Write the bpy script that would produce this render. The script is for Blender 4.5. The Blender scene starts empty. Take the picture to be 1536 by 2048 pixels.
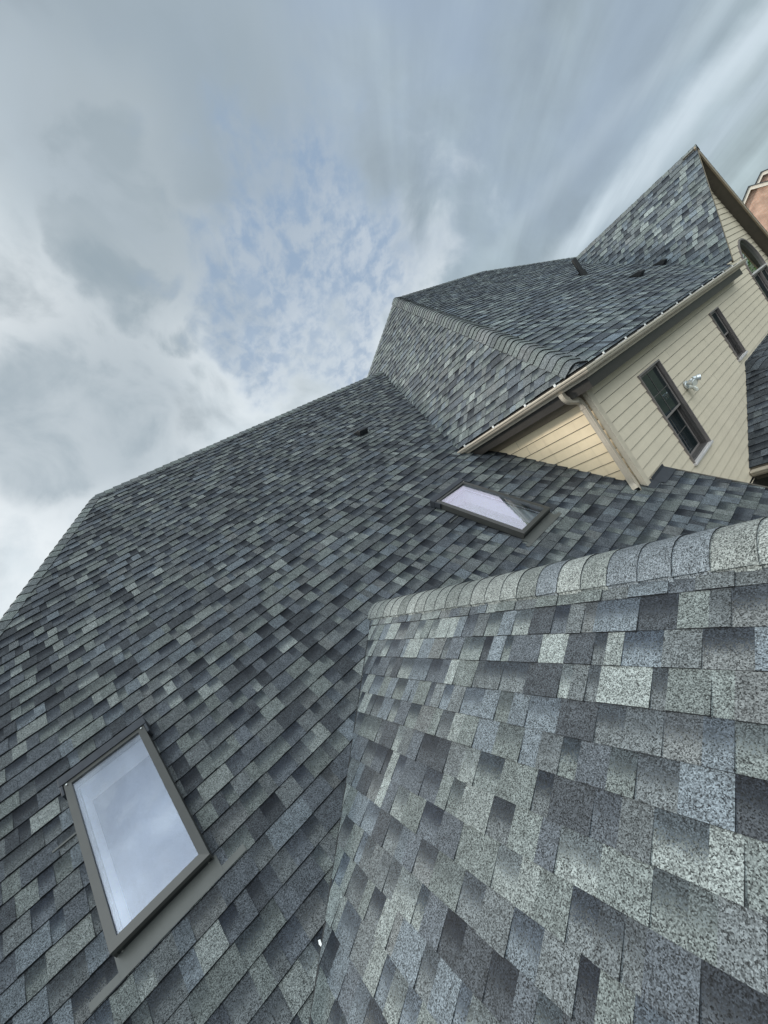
import bpy, math, random
from mathutils import Vector as V, Matrix

C = bpy.context.scene.collection
sc = bpy.context.scene
GZ = -5.9                                   # lawn level; the photographer's eye is z = 0

# ------------------------------------------------------------------ materials
def mat(name):
    m = bpy.data.materials.new(name); m.use_nodes = True
    nt = m.node_tree; nt.nodes.clear()
    out = nt.nodes.new('ShaderNodeOutputMaterial')
    return m, nt, out

class G:
    """little node-graph helper"""
    def __init__(s, nt): s.nt = nt
    def n(s, t, **kw):
        o = s.nt.nodes.new(t)
        for k, v in kw.items():
            if k.startswith('i_'):
                o.inputs[k[2:].replace('_', ' ')].default_value = v
            else: setattr(o, k, v)
        return o
    def l(s, a, b): s.nt.links.new(a, b)
    def put(s, sock, v):
        if hasattr(v, 'is_output'): s.l(v, sock)
        else: sock.default_value = v
    def m(s, op, a, b=0.0, c=0.0, clamp=False):
        o = s.n('ShaderNodeMath', operation=op, use_clamp=clamp)
        s.put(o.inputs[0], a); s.put(o.inputs[1], b); s.put(o.inputs[2], c)
        return o.outputs[0]
    def mr(s, v, a, b, c=0.0, d=1.0, smooth=True):
        o = s.n('ShaderNodeMapRange', interpolation_type='SMOOTHSTEP' if smooth else 'LINEAR')
        s.put(o.inputs[0], v); o.inputs[1].default_value = a; o.inputs[2].default_value = b
        o.inputs[3].default_value = c; o.inputs[4].default_value = d
        return o.outputs[0]
    def noise(s, vec, scale, detail=2.0, rough=.5, dist=0.0):
        o = s.n('ShaderNodeTexNoise'); s.l(vec, o.inputs['Vector'])
        o.inputs['Scale'].default_value = scale; o.inputs['Detail'].default_value = detail
        o.inputs['Roughness'].default_value = rough; o.inputs['Distortion'].default_value = dist
        return o.outputs['Fac']
    def mix(s, f, a, b, mode='MIX'):
        o = s.n('ShaderNodeMix', data_type='RGBA', blend_type=mode)
        s.put(o.inputs[0], f); s.put(o.inputs[6], a); s.put(o.inputs[7], b)
        return o.outputs[2]
    def comb(s, x, y, z):
        o = s.n('ShaderNodeCombineXYZ')
        for i, v in enumerate((x, y, z)): s.put(o.inputs[i], v)
        return o.outputs[0]
    def scale(s, col, f):
        o = s.n('ShaderNodeVectorMath', operation='SCALE'); s.l(col, o.inputs[0]); s.put(o.inputs['Scale'], f)
        return o.outputs[0]

def shingle_mat():
    m, nt, out = mat('asphalt_shingle'); g = G(nt)
    ta = g.n('ShaderNodeAttribute', attribute_name='tone')
    pa = g.n('ShaderNodeAttribute', attribute_name='lay')
    sp = g.n('ShaderNodeSeparateXYZ'); g.l(pa.outputs['Vector'], sp.inputs[0])
    uv = g.comb(sp.outputs[0], sp.outputs[1], 0.0)
    g1 = g.noise(uv, 205, 2.0, .75)
    vo = g.n('ShaderNodeTexVoronoi', feature='F1'); g.l(uv, vo.inputs['Vector']); vo.inputs['Scale'].default_value = 290
    vs_ = g.n('ShaderNodeSeparateColor'); g.l(vo.outputs['Color'], vs_.inputs[0]); g2 = vs_.outputs[0]
    gr = g.m('ADD', g.m('MULTIPLY', g1, .55), g.m('MULTIPLY', g2, .45))
    fac = g.mr(gr, .26, .76, .10, 2.0, smooth=False)
    big = g.mr(g.noise(uv, 1.6, 4.0, .6), .3, .7, .88, 1.10)
    mid = g.mr(g.noise(uv, 22, 3.0, .6), .3, .7, .86, 1.14)
    fac = g.m('MULTIPLY', g.m('MULTIPLY', fac, big), mid)
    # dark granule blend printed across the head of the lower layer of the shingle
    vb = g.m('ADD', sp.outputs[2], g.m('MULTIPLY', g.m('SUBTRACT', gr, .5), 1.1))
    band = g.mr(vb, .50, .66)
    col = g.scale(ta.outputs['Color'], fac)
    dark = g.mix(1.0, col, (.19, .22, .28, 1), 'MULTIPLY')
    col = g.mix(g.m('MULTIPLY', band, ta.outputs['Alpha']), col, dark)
    # faint rust / lichen specks
    sp2 = g.mr(g.noise(uv, 9, 5.0, .7), .70, .78)
    col = g.mix(g.m('MULTIPLY', sp2, .12), col, (.16, .14, .11, 1))
    b = g.n('ShaderNodeBsdfPrincipled'); g.l(col, b.inputs['Base Color'])
    b.inputs['Roughness'].default_value = .78
    b.inputs['Specular IOR Level'].default_value = .22
    bm = g.n('ShaderNodeBump'); bm.inputs['Strength'].default_value = .8; bm.inputs['Distance'].default_value = .0016
    g.l(gr, bm.inputs['Height']); g.l(bm.outputs[0], b.inputs['Normal'])
    g.l(b.outputs[0], out.inputs[0])
    return m

def paint(name, col, rough=.5, var=.10, nscale=6.0, streak=0.0, spec=.4, metal=0.0, bump=0.0, dirt=(.10, .085, .06, 1)):
    m, nt, out = mat(name); g = G(nt)
    tc = g.n('ShaderNodeTexCoord'); ob = tc.outputs['Object']
    n = g.noise(ob, nscale, 4.0, .6)
    f = g.mr(n, .3, .7, 1 - var, 1 + var)
    c = g.n('ShaderNodeRGB'); c.outputs[0].default_value = (*col, 1)
    cc = g.scale(c.outputs[0], f)
    if streak:
        mp = g.n('ShaderNodeMapping'); g.l(ob, mp.inputs[0]); mp.inputs['Scale'].default_value = (11, 11, 1.3)
        s = g.mr(g.noise(mp.outputs[0], 1.0, 5.0, .65), .52, .78)
        cc = g.mix(g.m('MULTIPLY', s, streak), cc, dirt)
    b = g.n('ShaderNodeBsdfPrincipled'); g.l(cc, b.inputs['Base Color'])
    b.inputs['Roughness'].default_value = rough; b.inputs['Specular IOR Level'].default_value = spec
    b.inputs['Metallic'].default_value = metal
    if bump:
        bp = g.n('ShaderNodeBump'); bp.inputs['Strength'].default_value = bump; bp.inputs['Distance'].default_value = .004
        g.l(g.noise(ob, 45, 4.0, .6), bp.inputs['Height']); g.l(bp.outputs[0], b.inputs['Normal'])
    g.l(b.outputs[0], out.inputs[0])
    return m

def glass_mat(name, tint, refl, rough=0.0, see=True, base=(.02, .03, .032)):
    m, nt, out = mat(name); g = G(nt)
    gl = g.n('ShaderNodeBsdfGlossy'); gl.inputs['Roughness'].default_value = rough
    gl.inputs['Color'].default_value = (*refl[2], 1)
    if see:
        tr = g.n('ShaderNodeBsdfTransparent'); tr.inputs['Color'].default_value = (*tint, 1); under = tr.outputs[0]
    else:
        df = g.n('ShaderNodeBsdfDiffuse'); df.inputs['Color'].default_value = (*base, 1); under = df.outputs[0]
    if see:                                           # dust film and dried drops
        td = g.n('ShaderNodeTexCoord'); film = g.n('ShaderNodeBsdfDiffuse'); film.inputs['Color'].default_value = (.55, .56, .56, 1)
        d1 = g.mr(g.noise(td.outputs['Object'], 5.0, 5.0, .65), .42, .75); d2 = g.mr(g.noise(td.outputs['Object'], 70.0, 2.0, .5), .66, .74)
        mf = g.n('ShaderNodeMixShader'); g.l(g.m('ADD', g.m('MULTIPLY', d1, .10), g.m('MULTIPLY', d2, .12)), mf.inputs[0])
        g.l(under, mf.inputs[1]); g.l(film.outputs[0], mf.inputs[2]); under = mf.outputs[0]
    lw = g.n('ShaderNodeLayerWeight'); lw.inputs['Blend'].default_value = .5
    f = g.mr(lw.outputs['Facing'], .0, 1.0, refl[0], refl[1], smooth=False)
    mx = g.n('ShaderNodeMixShader'); g.l(f, mx.inputs[0]); g.l(under, mx.inputs[1]); g.l(gl.outputs[0], mx.inputs[2])
    g.l(mx.outputs[0], out.inputs[0])
    return m

def brick_mat():
    m, nt, out = mat('red_brick'); g = G(nt)
    tc = g.n('ShaderNodeTexCoord'); sp = g.n('ShaderNodeSeparateXYZ'); g.l(tc.outputs['Object'], sp.inputs[0])
    uv = g.comb(g.m('ADD', sp.outputs[0], sp.outputs[1]), sp.outputs[2], 0.0)
    br = g.n('ShaderNodeTexBrick'); g.l(uv, br.inputs['Vector'])
    br.inputs['Color1'].default_value = (.43, .245, .175, 1); br.inputs['Color2'].default_value = (.50, .31, .23, 1)
    br.inputs['Mortar'].default_value = (.45, .36, .29, 1); br.inputs['Scale'].default_value = 1.0
    br.inputs['Brick Width'].default_value = .21; br.inputs['Row Height'].default_value = .075; br.inputs['Mortar Size'].default_value = .008
    c = g.scale(br.outputs['Color'], g.mr(g.noise(tc.outputs['Object'], 3, 4), .3, .7, .8, 1.2))
    b = g.n('ShaderNodeBsdfPrincipled'); g.l(c, b.inputs['Base Color']); b.inputs['Roughness'].default_value = .85
    g.l(b.outputs[0], out.inputs[0]); return m

def grass_mat():
    m, nt, out = mat('lawn'); g = G(nt)
    tc = g.n('ShaderNodeTexCoord')
    f = g.noise(tc.outputs['Object'], 1.5, 8.0, .7)
    c = g.mix(f, (.045, .055, .035, 1), (.10, .11, .075, 1))
    b = g.n('ShaderNodeBsdfPrincipled'); g.l(c, b.inputs['Base Color']); b.inputs['Roughness'].default_value = .9
    g.l(b.outputs[0], out.inputs[0]); return m

SH = shingle_mat()
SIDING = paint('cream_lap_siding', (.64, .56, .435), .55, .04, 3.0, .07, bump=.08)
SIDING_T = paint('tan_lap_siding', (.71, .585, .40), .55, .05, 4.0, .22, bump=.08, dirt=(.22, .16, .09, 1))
TRIM = paint('tan_trim', (.55, .48, .375), .5, .07, 8.0, .25)
FRIEZE = paint('brown_frieze', (.26, .205, .14), .5, .06, 8.0, .1)
FASCIA = paint('dark_fascia', (.032, .028, .024), .45, .1, 8.0)
DARKTRIM = paint('brown_trim', (.085, .073, .058), .5, .08, 8.0, .15)
GUTTER = paint('clay_gutter_metal', (.44, .385, .31), .34, .06, 5.0, .22, spec=.6, dirt=(.12, .10, .08, 1))
WHITE = paint('white_metal', (.78, .78, .76), .4, .04, 9.0)
WINFRAME = paint('taupe_window_metal', (.20, .178, .17), .42, .06, 10.0, .1)
WINSILL = paint('pale_sill', (.56, .53, .52), .45, .05, 10.0, .15)
JAMB = paint('brown_jamb', (.085, .078, .075), .5, .08, 10.0)
BRONZE = paint('bronze_aluminium', (.046, .046, .042), .36, .08, 9.0, .12, spec=.6, dirt=(.07, .07, .06, 1))
BRONZEL = paint('grey_flashing', (.078, .082, .077), .42, .10, 7.0, .2, spec=.5, dirt=(.09, .09, .085, 1))
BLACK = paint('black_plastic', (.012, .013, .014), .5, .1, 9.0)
RUBBER = paint('dark_flashing', (.030, .034, .042), .6, .15, 14.0)
SHAFT = paint('white_drywall', (.80, .80, .82), .8, .02, 3.0)
SCREW = paint('bright_screw', (.75, .75, .72), .25, .02, 20.0, metal=1.0)
CHROME = paint('silver_lamp_metal', (.62, .66, .68), .28, .05, 30.0, metal=.6)
LENS = paint('frosted_lens', (.75, .75, .68), .25, .02, 30.0)
BRICK = brick_mat()
CREAM = paint('cream_stone_trim', (.66, .60, .52), .6, .06, 4.0)
SKYGLASS = glass_mat('skylight_glass', (.95, .97, 1.0), (.03, .78, (.86, .90, 1.0)), .012)
PANE = glass_mat('window_glass', (0, 0, 0), (.04, .26, (.80, .90, .92)), .0, see=False, base=(.010, .015, .017))
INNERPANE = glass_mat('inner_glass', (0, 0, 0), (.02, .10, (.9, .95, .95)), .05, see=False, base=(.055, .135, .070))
SKYTINT_PANE = glass_mat('inner_sky_tint_glass', (0, 0, 0), (.02, .10, (.9, .95, .95)), .05, see=False, base=(.06, .075, .125))  # inner glass with the sky's blue reflection put into its colour
ARCHPANE = glass_mat('arch_glass', (0, 0, 0), (.30, .85, (.9, .95, .9)), .0, see=False)
GRASS = grass_mat()
LAP_SHADE_SEAM = paint('lap_shade_and_seam', (.055, .05, .042), .9, .2, 20.0)  # dark colour for painted lap shade and for the butt seams
BARK = paint('bark', (.10, .075, .055), .9, .3, 20.0)
LEAF = paint('leaf_green', (.055, .115, .025), .6, .35, 2.0)
SHADED_BRICK = paint('shaded_brick', (.05, .043, .04), .85, .3, 12.0)  # porch roof shade is put into the brick's base colour

# ------------------------------------------------------------------ mesh helpers
class Acc:
    def __init__(s): s.v = []; s.f = []; s.t = []; s.l = []; s.mi = []
    def add(s, pts, tone=(.1, .1, .1, 0), lay=None, mi=0):
        b = len(s.v)
        s.v += [tuple(p) for p in pts]
        s.t += [tone] * len(pts)
        s.l += lay if lay else [(0, 0, 0)] * len(pts)
        s.f.append(tuple(range(b, b + len(pts)))); s.mi.append(mi)
    def quad(s, a, b, c, d): s.add((a, b, c, d))
    def box(s, o, ax, ay, az):
        """o corner, three edge vectors"""
        o = V(o); ax = V(ax); ay = V(ay); az = V(az)
        if ax.cross(ay).dot(az) < 0: ax, ay = ay, ax
        p = [o, o + ax, o + ax + ay, o + ay]; q = [x + az for x in p]
        s.add(p[::-1]); s.add(q)
        for i in range(4):
            j = (i + 1) % 4; s.add((p[i], p[j], q[j], q[i]))
    def bx(s, x0, x1, y0, y1, z0, z1): s.box((x0, y0, z0), (x1 - x0, 0, 0), (0, y1 - y0, 0), (0, 0, z1 - z0))
    def prism(s, poly, d):
        """closed polygon (3-D, planar) swept by vector d"""
        d = V(d); p = [V(x) for x in poly]; q = [x + d for x in p]
        s.add(p[::-1]); s.add(q)
        for i in range(len(p)):
            j = (i + 1) % len(p); s.add((p[i], p[j], q[j], q[i]))
    def tube(s, pts, rx, ry, side, n=4, caps=True, hollow_end=False):
        """rectangular (n=4) or round tube along pts; side = reference side vector"""
        P = [V(p) for p in pts]; rings = []
        for i, p in enumerate(P):
            t = (P[min(i + 1, len(P) - 1)] - P[max(i - 1, 0)]).normalized()
            a = V(side); a = (a - t * a.dot(t)).normalized(); b = t.cross(a)
            ring = []
            if n == 4:
                for sx, sy in ((-1, -1), (1, -1), (1, 1), (-1, 1)): ring.append(p + a * (sx * rx) + b * (sy * ry))
            elif n == 0:                                   # corrugated rectangle
                for (sx, sy) in ((-1, -1), (-.55, -.88), (-.4, -1), (0, -1), (.4, -1), (.55, -.88), (1, -1), (1, 1), (.55, .88), (.4, 1), (0, 1), (-.4, 1), (-.55, .88), (-1, 1)):
                    ring.append(p + a * (sx * rx) + b * (sy * ry))
            else:
                for k in range(n):
                    w = 2 * math.pi * k / n; ring.append(p + a * (rx * math.cos(w)) + b * (ry * math.sin(w)))
            rings.append(ring)
        for r0, r1 in zip(rings, rings[1:]):
            m = len(r0)
            for k in range(m):
                j = (k + 1) % m; s.add((r0[k], r0[j], r1[j], r1[k]))
        if caps:
            s.add(rings[0][::-1])
            if not hollow_end: s.add(rings[-1])
        return rings

def tag(o, label=None, cat=None, group=None, kind=None):
    if label: o['label'] = label
    if cat: o['category'] = cat
    if group: o['group'] = group
    if kind: o['kind'] = kind
    return o

def empty(name, loc, label, cat, group=None):
    o = bpy.data.objects.new(name, None); C.objects.link(o); o.location = loc
    return tag(o, label, cat, group)

def wpos(o):
    p = V((0, 0, 0))
    while o: p = p + V(o.location); o = o.parent
    return p

def build(acc, name, material, parent=None, label=None, smooth=False, bevel=0.0, weld=False):
    me = bpy.data.meshes.new(name)
    off = wpos(parent) if parent else V((0, 0, 0))
    me.from_pydata([(x - off.x, y - off.y, z - off.z) for x, y, z in acc.v], [], acc.f)
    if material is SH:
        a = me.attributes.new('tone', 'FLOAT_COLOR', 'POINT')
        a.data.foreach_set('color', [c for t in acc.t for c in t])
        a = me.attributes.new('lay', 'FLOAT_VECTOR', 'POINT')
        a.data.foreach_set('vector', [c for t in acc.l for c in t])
    me.materials.append(material)
    if any(acc.mi):
        me.materials.append(LAP_SHADE_SEAM); me.polygons.foreach_set('material_index', acc.mi)
    me.update()
    o = bpy.data.objects.new(name, me); C.objects.link(o)
    if parent: o.parent = parent
    if smooth:
        for p in me.polygons: p.use_smooth = True
    if weld:
        md = o.modifiers.new('weld', 'WELD'); md.merge_threshold = .0004
    if bevel:
        md0 = o.modifiers.new('weld', 'WELD'); md0.merge_threshold = .0003
        md = o.modifiers.new('bevel', 'BEVEL'); md.width = bevel; md.segments = 2; md.limit_method = 'ANGLE'
    if label: o['label'] = label
    return o

# ------------------------------------------------------------------ shingles
CHAR = (.050, .056, .063); SLATE = (.083, .094, .106); MID = (.105, .116, .120); GREEN = (.126, .142, .138)
LIGHT = (.182, .201, .195); BLUEL = (.118, .137, .152); TAUPE = (.122, .130, .131)
BASE = [(CHAR, 2.0), (SLATE, 3.2), (MID, 3.4), (GREEN, 2.8), (LIGHT, 1.3), (BLUEL, 1.8), (TAUPE, .6)]
def toned(pal, r, g_, b): return [((c[0] * r, c[1] * g_, c[2] * b), w) for c, w in pal]
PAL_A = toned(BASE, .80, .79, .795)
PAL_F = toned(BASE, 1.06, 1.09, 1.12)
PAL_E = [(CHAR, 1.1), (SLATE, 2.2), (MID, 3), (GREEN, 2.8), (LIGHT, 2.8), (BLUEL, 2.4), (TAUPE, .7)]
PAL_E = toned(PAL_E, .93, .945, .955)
PAL_B = [(CHAR, .4), (SLATE, 2.0), (MID, 3.6), (GREEN, 3.4), (LIGHT, 1.0), (BLUEL, 1.5), (TAUPE, .8)]
PAL_C = [(MID, 3), (GREEN, 3), (TAUPE, 1.2)]
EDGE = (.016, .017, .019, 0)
def pick(rng, pal):
    t = sum(w for _, w in pal); r = rng.random() * t
    for c, w in pal:
        r -= w
        if r <= 0: break
    k = rng.uniform(.86, 1.14)
    return tuple(x * k for x in c)

def clip(poly, cl):
    """Sutherland-Hodgman; cl convex and counter-clockwise"""
    out = poly
    for i in range(len(cl)):
        a = cl[i]; b = cl[(i + 1) % len(cl)]
        ex, ey = b[0] - a[0], b[1] - a[1]
        inp = out; out = []
        if not inp: return out
        def side(p): return ex * (p[1] - a[1]) - ey * (p[0] - a[0])
        for k in range(len(inp)):
            p = inp[k]; q = inp[(k + 1) % len(inp)]
            sp, sq = side(p), side(q)
            if sp >= 0: out.append(p)
            if (sp >= 0) != (sq >= 0):
                t = sp / (sp - sq); out.append((p[0] + (q[0] - p[0]) * t, p[1] + (q[1] - p[1]) * t))
    return out

def area(poly): return .5 * sum(poly[i][0] * poly[(i + 1) % len(poly)][1] - poly[(i + 1) % len(poly)][0] * poly[i][1] for i in range(len(poly)))

def roof_face(acc, O, U, S, polys, e, phase, seed, pal, h=.0140, g=.0085, lift=0.0, deck=True, wmul=1.0):
    """courses of laminated shingles on the plane O + u U + s S; every raised tab and every base gap is cut geometry"""
    O = V(O); U = V(U).normalized(); S = V(S).normalized(); N = U.cross(S)
    flip = N.z < 0
    if flip: N = -N
    polys = [p if area(p) > 0 else p[::-1] for p in polys]
    rng = random.Random(seed)
    us = [p[0] for q in polys for p in q]; ss = [p[1] for q in polys for p in q]
    u0, u1, s0, s1 = min(us), max(us), min(ss), max(ss)
    def at(u, s, w): return O + U * u + S * s + N * (w + lift)
    if deck:
        for p in polys:
            pts = [at(u, s, -.006) for u, s in p]
            acc.add(pts if not flip else pts[::-1], (.03, .03, .032, 0))
    j = math.floor((s0 - phase) / e) - 1
    du = seed * 7.31
    while phase + j * e < s1:
        sb = phase + j * e; st = sb + e; j += 1
        u = u0 - rng.uniform(0, .5); tooth = rng.random() < .5
        wob = rng.uniform(-.0025, .0025)
        while u < u1:
            if tooth: w = rng.choice((.095, .13, .165, .2, .25)) * rng.uniform(.9, 1.1) * wmul
            else: w = rng.choice((.075, .11, .15, .19)) * rng.uniform(.9, 1.1) * wmul
            subs = [(u, u + w)]
            if w > .15 and rng.random() < .5:
                c = u + w * rng.uniform(.35, .65); subs = [(u, c), (c, u + w)]
            H = h if tooth else g
            H *= rng.uniform(.9, 1.12)
            sj = sb + wob + (rng.uniform(-.0022, .0022) if tooth else .001)
            for a, b in subs:
                tone = pick(rng, pal)
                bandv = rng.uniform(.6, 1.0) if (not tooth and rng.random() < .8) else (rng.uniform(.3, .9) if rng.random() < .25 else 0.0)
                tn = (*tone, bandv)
                rect = [(a, sj), (b, sj), (b, st + .014), (a, st + .014)]
                for pg in polys:
                    c = clip(rect, pg)
                    if len(c) < 3 or abs(area(c)) < 2e-5: continue
                    hw = lambda s: H * (1 - (s - sb) / e) + .0008
                    top = [at(x, s, hw(s)) for x, s in c]
                    lay = [(x + du, s, (s - sb) / e) for x, s in c]
                    acc.add(top if not flip else top[::-1], tn, lay if not flip else lay[::-1])
                    for k in range(len(c)):
                        p = c[k]; q = c[(k + 1) % len(c)]
                        if p[1] > st + .010 and q[1] > st + .010: continue
                        if abs(p[0] - q[0]) < 1e-5 and not tooth and abs(p[0] - a) < 1e-4: continue
                        if abs(p[0] - q[0]) < 1e-5 and len(subs) > 1 and abs(p[0] - (subs[0][1])) < 1e-4: continue
                        A_ = at(p[0], p[1], hw(p[1])); B_ = at(q[0], q[1], hw(q[1]))
                        C_ = at(q[0], q[1], -.005 - lift); D_ = at(p[0], p[1], -.005 - lift)
                        acc.add((D_, C_, B_, A_) if not flip else (A_, B_, C_, D_), EDGE)
            u += w; tooth = not tooth

def caps(acc, P0, P1, T1, T2, w1, w2, e, seed, pal, lift=.012, h=.013, r=.55, rev=False):
    """bent cap shingles overlapping along a ridge or hip from P0 (first, exposed butt) towards P1"""
    P0 = V(P0); P1 = V(P1); D = (P1 - P0); L = D.length; D.normalize()
    T1 = V(T1).normalized(); T2 = V(T2).normalized()
    NB = -(T1 + T2)
    NB = (NB - D * NB.dot(D)).normalized() if NB.length > 1e-4 else V((0, 0, 1))
    if NB.z < 0: NB = -NB
    rng = random.Random(seed)
    prof = [(T1 * w1 - NB * (lift * .62), w1), (T1 * (w1 * .85) - NB * (lift * .22), w1 * .85)]
    r1, r2 = w1 * r, w2 * r
    for i in range(9):
        t = i / 8; p = T1 * (r1 * (1 - t) ** 2) + T2 * (r2 * t * t) - (T1 * r1 + T2 * r2) * (t * (1 - t) * .62)
        prof.append((p, r1 * (1 - t) - r2 * t))
    prof += [(T2 * (w2 * .85) - NB * (lift * .22), -w2 * .85), (T2 * w2 - NB * (lift * .62), -w2)]
    k = 0; s = 0.0
    while s < L:
        tone = (*pick(rng, pal), 0.0)
        ee = min(s + e + .012, L + .01)
        j = rng.uniform(-.003, .003); sk = rng.uniform(-.004, .004); hh = h * rng.uniform(.85, 1.2)
        A = []; B = []; lay = []
        for i, (p, a) in enumerate(prof):
            A.append(P0 + D * (s + j + sk * (i / len(prof) - .5)) + p + NB * (lift + hh))
            B.append(P0 + D * ee + p + NB * (lift + .0015))
        for i in range(len(prof) - 1):
            q = (A[i], A[i + 1], B[i + 1], B[i])
            n = (A[i + 1] - A[i]).cross(B[i] - A[i])
            ly = [(prof[i][1] + seed, s, .0), (prof[i + 1][1] + seed, s, .0), (prof[i + 1][1] + seed, ee, .5), (prof[i][1] + seed, ee, .5)]
            if n.dot(NB) < 0: q = q[::-1]; ly = ly[::-1]
            acc.add(q, tone, ly)
            dn = NB * (hh + .004)
            acc.add((A[i], A[i + 1], A[i + 1] - dn, A[i] - dn), EDGE)
        for i in (0, len(prof) - 1):
            dn = NB * .016
            acc.add((A[i], B[i], B[i] - dn, A[i] - dn * 1.4), EDGE)
        s += e; k += 1

# ------------------------------------------------------------------ measured roof geometry
KA, DA = .79, 3.54                       # main roof  z = KA y - DA, courses along X
nA = math.sqrt(1 + KA * KA)
def zA(y): return KA * y - DA
PE, XE0, ZE0 = .511, 1.437, -.820        # near wing roof, courses along Y
def zE(x): return ZE0 + PE * (x - XE0)
XR_E = 1.537                             # its ridge
EX, EY = 4.50, 2.34                      # eave lines of the two-storey block (z = 0)
PL, PF = 1.0, .809
PB = V((8.719, 7.556, 4.219)); RB = V((12.79, 7.556, 4.219))
WX, WY = 4.70, 2.54                      # wall planes
YC = 2.30; APX, APZ = 13.14, 2.572       # gable apex
CLX, CLZ, CRX, CRZ = 10.95, .078, 14.46, .167
YR = 7.885; ZR = zA(YR)

house = empty('house', (4.7, 2.54, GZ), 'large cream sided two storey house with several grey shingle roofs, seen from its own roof', 'house')

# ---- main roof (front face, left hip face, back face)
EV = .65                                  # eave line of the ground-floor roof
m = Acc()
hipd = V((-1.515, -1.900, -1.501))
def hx(y): return .42 + (y - YR) * (1.515 / 1.900)
sA = lambda y: (y - EV) * nA
face_main = [(hx(EV), 0), (5.19, 0), (5.19, sA(2.535)), (hx(2.535), sA(2.535))]
face_mid = [(hx(2.535), sA(2.535)), (WX + .02, sA(2.535)), (WX + .02, sA(4.2)), (hx(4.2), sA(4.2))]
hy0, hy1 = 3.05, 3.87                     # openings cut for the two skylights
def strip(y0, y1, xs):
    out = []
    for a, b in xs:
        out.append([((hx(y0) if a is None else a), sA(y0)), ((WX + .02 if b is None else b), sA(y0)), ((WX + .02 if b is None else b), sA(y1)), ((hx(y1) if a is None else a), sA(y1))])
    return out
mids = strip(2.535, hy0, [(None, None)]) + strip(hy0, hy1, [(None, -.86), (-.42, 3.15), (3.605, None)]) + strip(hy1, 4.2, [(None, None)])
face_top = [(hx(4.2), sA(4.2)), (7.7, sA(4.2)), (7.7, sA(YR)), (.42, sA(YR))]
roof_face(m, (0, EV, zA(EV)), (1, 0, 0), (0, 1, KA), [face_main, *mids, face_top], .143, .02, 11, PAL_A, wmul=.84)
# left face
Lp = 1.0
o0 = V((hx(EV), EV, zA(EV)))
sl = V((1.515 / 1.900 * (YR - EV), 0, ZR - zA(EV))).length
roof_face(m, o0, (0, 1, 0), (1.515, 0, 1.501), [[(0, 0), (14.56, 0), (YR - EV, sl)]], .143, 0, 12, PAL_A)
# back face, plain decking
m.add([(.42, YR, ZR), (hx(EV), 2 * YR - EV, zA(EV)), (7.7, 2 * YR - EV, zA(EV)), (7.7, YR, ZR)][::-1], (.1, .11, .12, 0))
main_roof = build(m, 'main_roof', SH, house, 'broad dark grey shingle roof slope with two skylights')
m = Acc()
t_l = V((0, -1, -KA)).normalized()
caps(m, (.42 + .02, YR, ZR), (7.35, YR, ZR), (0, -1, -KA), (0, 1, -KA), .15, .15, .143, 21, PAL_C, lift=.026, h=.016)
caps(m, V((.42, YR, ZR)) + hipd * 3.7, (.40, YR, ZR + .004), V((1, 0, 0)) - hipd.normalized() * hipd.normalized().x,
     V((0, 1, 0)) - hipd.normalized() * hipd.normalized().y, .145, .145, .143, 22, PAL_C)
build(m, 'ridge_cap', SH, main_roof)
# exposed drip strip at the right rake and flashing along the wall foot
m = Acc(); m.prism([(5.194, EV, zA(EV) - .16), (5.194, EV, zA(EV) + .012), (5.194, 2.53, zA(2.53) + .012), (5.194, 2.53, zA(2.53) - .16)], (.02, 0, 0))
build(m, 'rake_board', DARKTRIM, main_roof)
m = Acc()
w0 = V((4.80, 2.40, zA(2.40) + .014)); 
m.prism([(4.83, 2.415, zA(2.415) + .015), (5.20, 2.415, zA(2.415) + .015), (5.20, 2.512, zA(2.512) + .019), (4.83, 2.512, zA(2.512) + .019)], (0, 0, .004))
m.prism([(4.83, 2.512, zA(2.512) + .019), (5.20, 2.512, zA(2.512) + .019), (5.20, 2.512, zA(2.512) + .06), (4.83, 2.512, zA(2.512) + .06)], (0, .004, 0))
m.prism([(4.66, 2.46, zA(2.46) + .016), (4.84, 2.46, zA(2.46) + .016), (4.84, 2.56, zA(2.56) + .022), (4.66, 2.56, zA(2.56) + .022)], (0, 0, .004))
build(m, 'flashing', RUBBER, main_roof)

# ---- near wing roof
m = Acc()
nE = math.sqrt(1 + PE * PE)
xlow = -2.88
def yv(x): return (zE(x) + DA) / KA
sE = lambda x: (x - xlow) * nE
sV0 = sE(XE0)
poly = [(-2.6, 0), (yv(xlow) - .018, 0), (yv(XR_E) - .018, sE(XR_E)), (-2.6, sE(XR_E))]
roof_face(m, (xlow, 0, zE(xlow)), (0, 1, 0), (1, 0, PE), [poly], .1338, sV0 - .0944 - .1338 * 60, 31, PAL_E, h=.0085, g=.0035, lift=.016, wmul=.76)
zlo = zE(XR_E) - 3.6 * PE
roof_face(m, (XR_E + 3.6, 0, zlo), (0, 1, 0), (-1, 0, PE), [[(-2.6, 0), ((zlo + DA) / KA, 0), (yv(XR_E), 3.6 * nE), (-2.6, 3.6 * nE)]], .1338, .05, 33, PAL_A)
VAL = 0.014
wing_roof = build(m, 'wing_roof', SH, house, 'near pale grey shingle roof wing rising from the lower right corner')
m = Acc()
caps(m, (XR_E, -2.6, zE(XR_E)), (XR_E, yv(XR_E) - .03, zE(XR_E)), (-1, 0, -PE), (1, 0, -PE), .170, .165, .128, 32, toned([(GREEN, 2.5), (LIGHT, 3.5), (BLUEL, .6)], 1.04, 1.02, 1.01), lift=.034, h=.006, r=.95)
build(m, 'ridge_cap', SH, wing_roof, 'row of pale bent ridge shingles')

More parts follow.
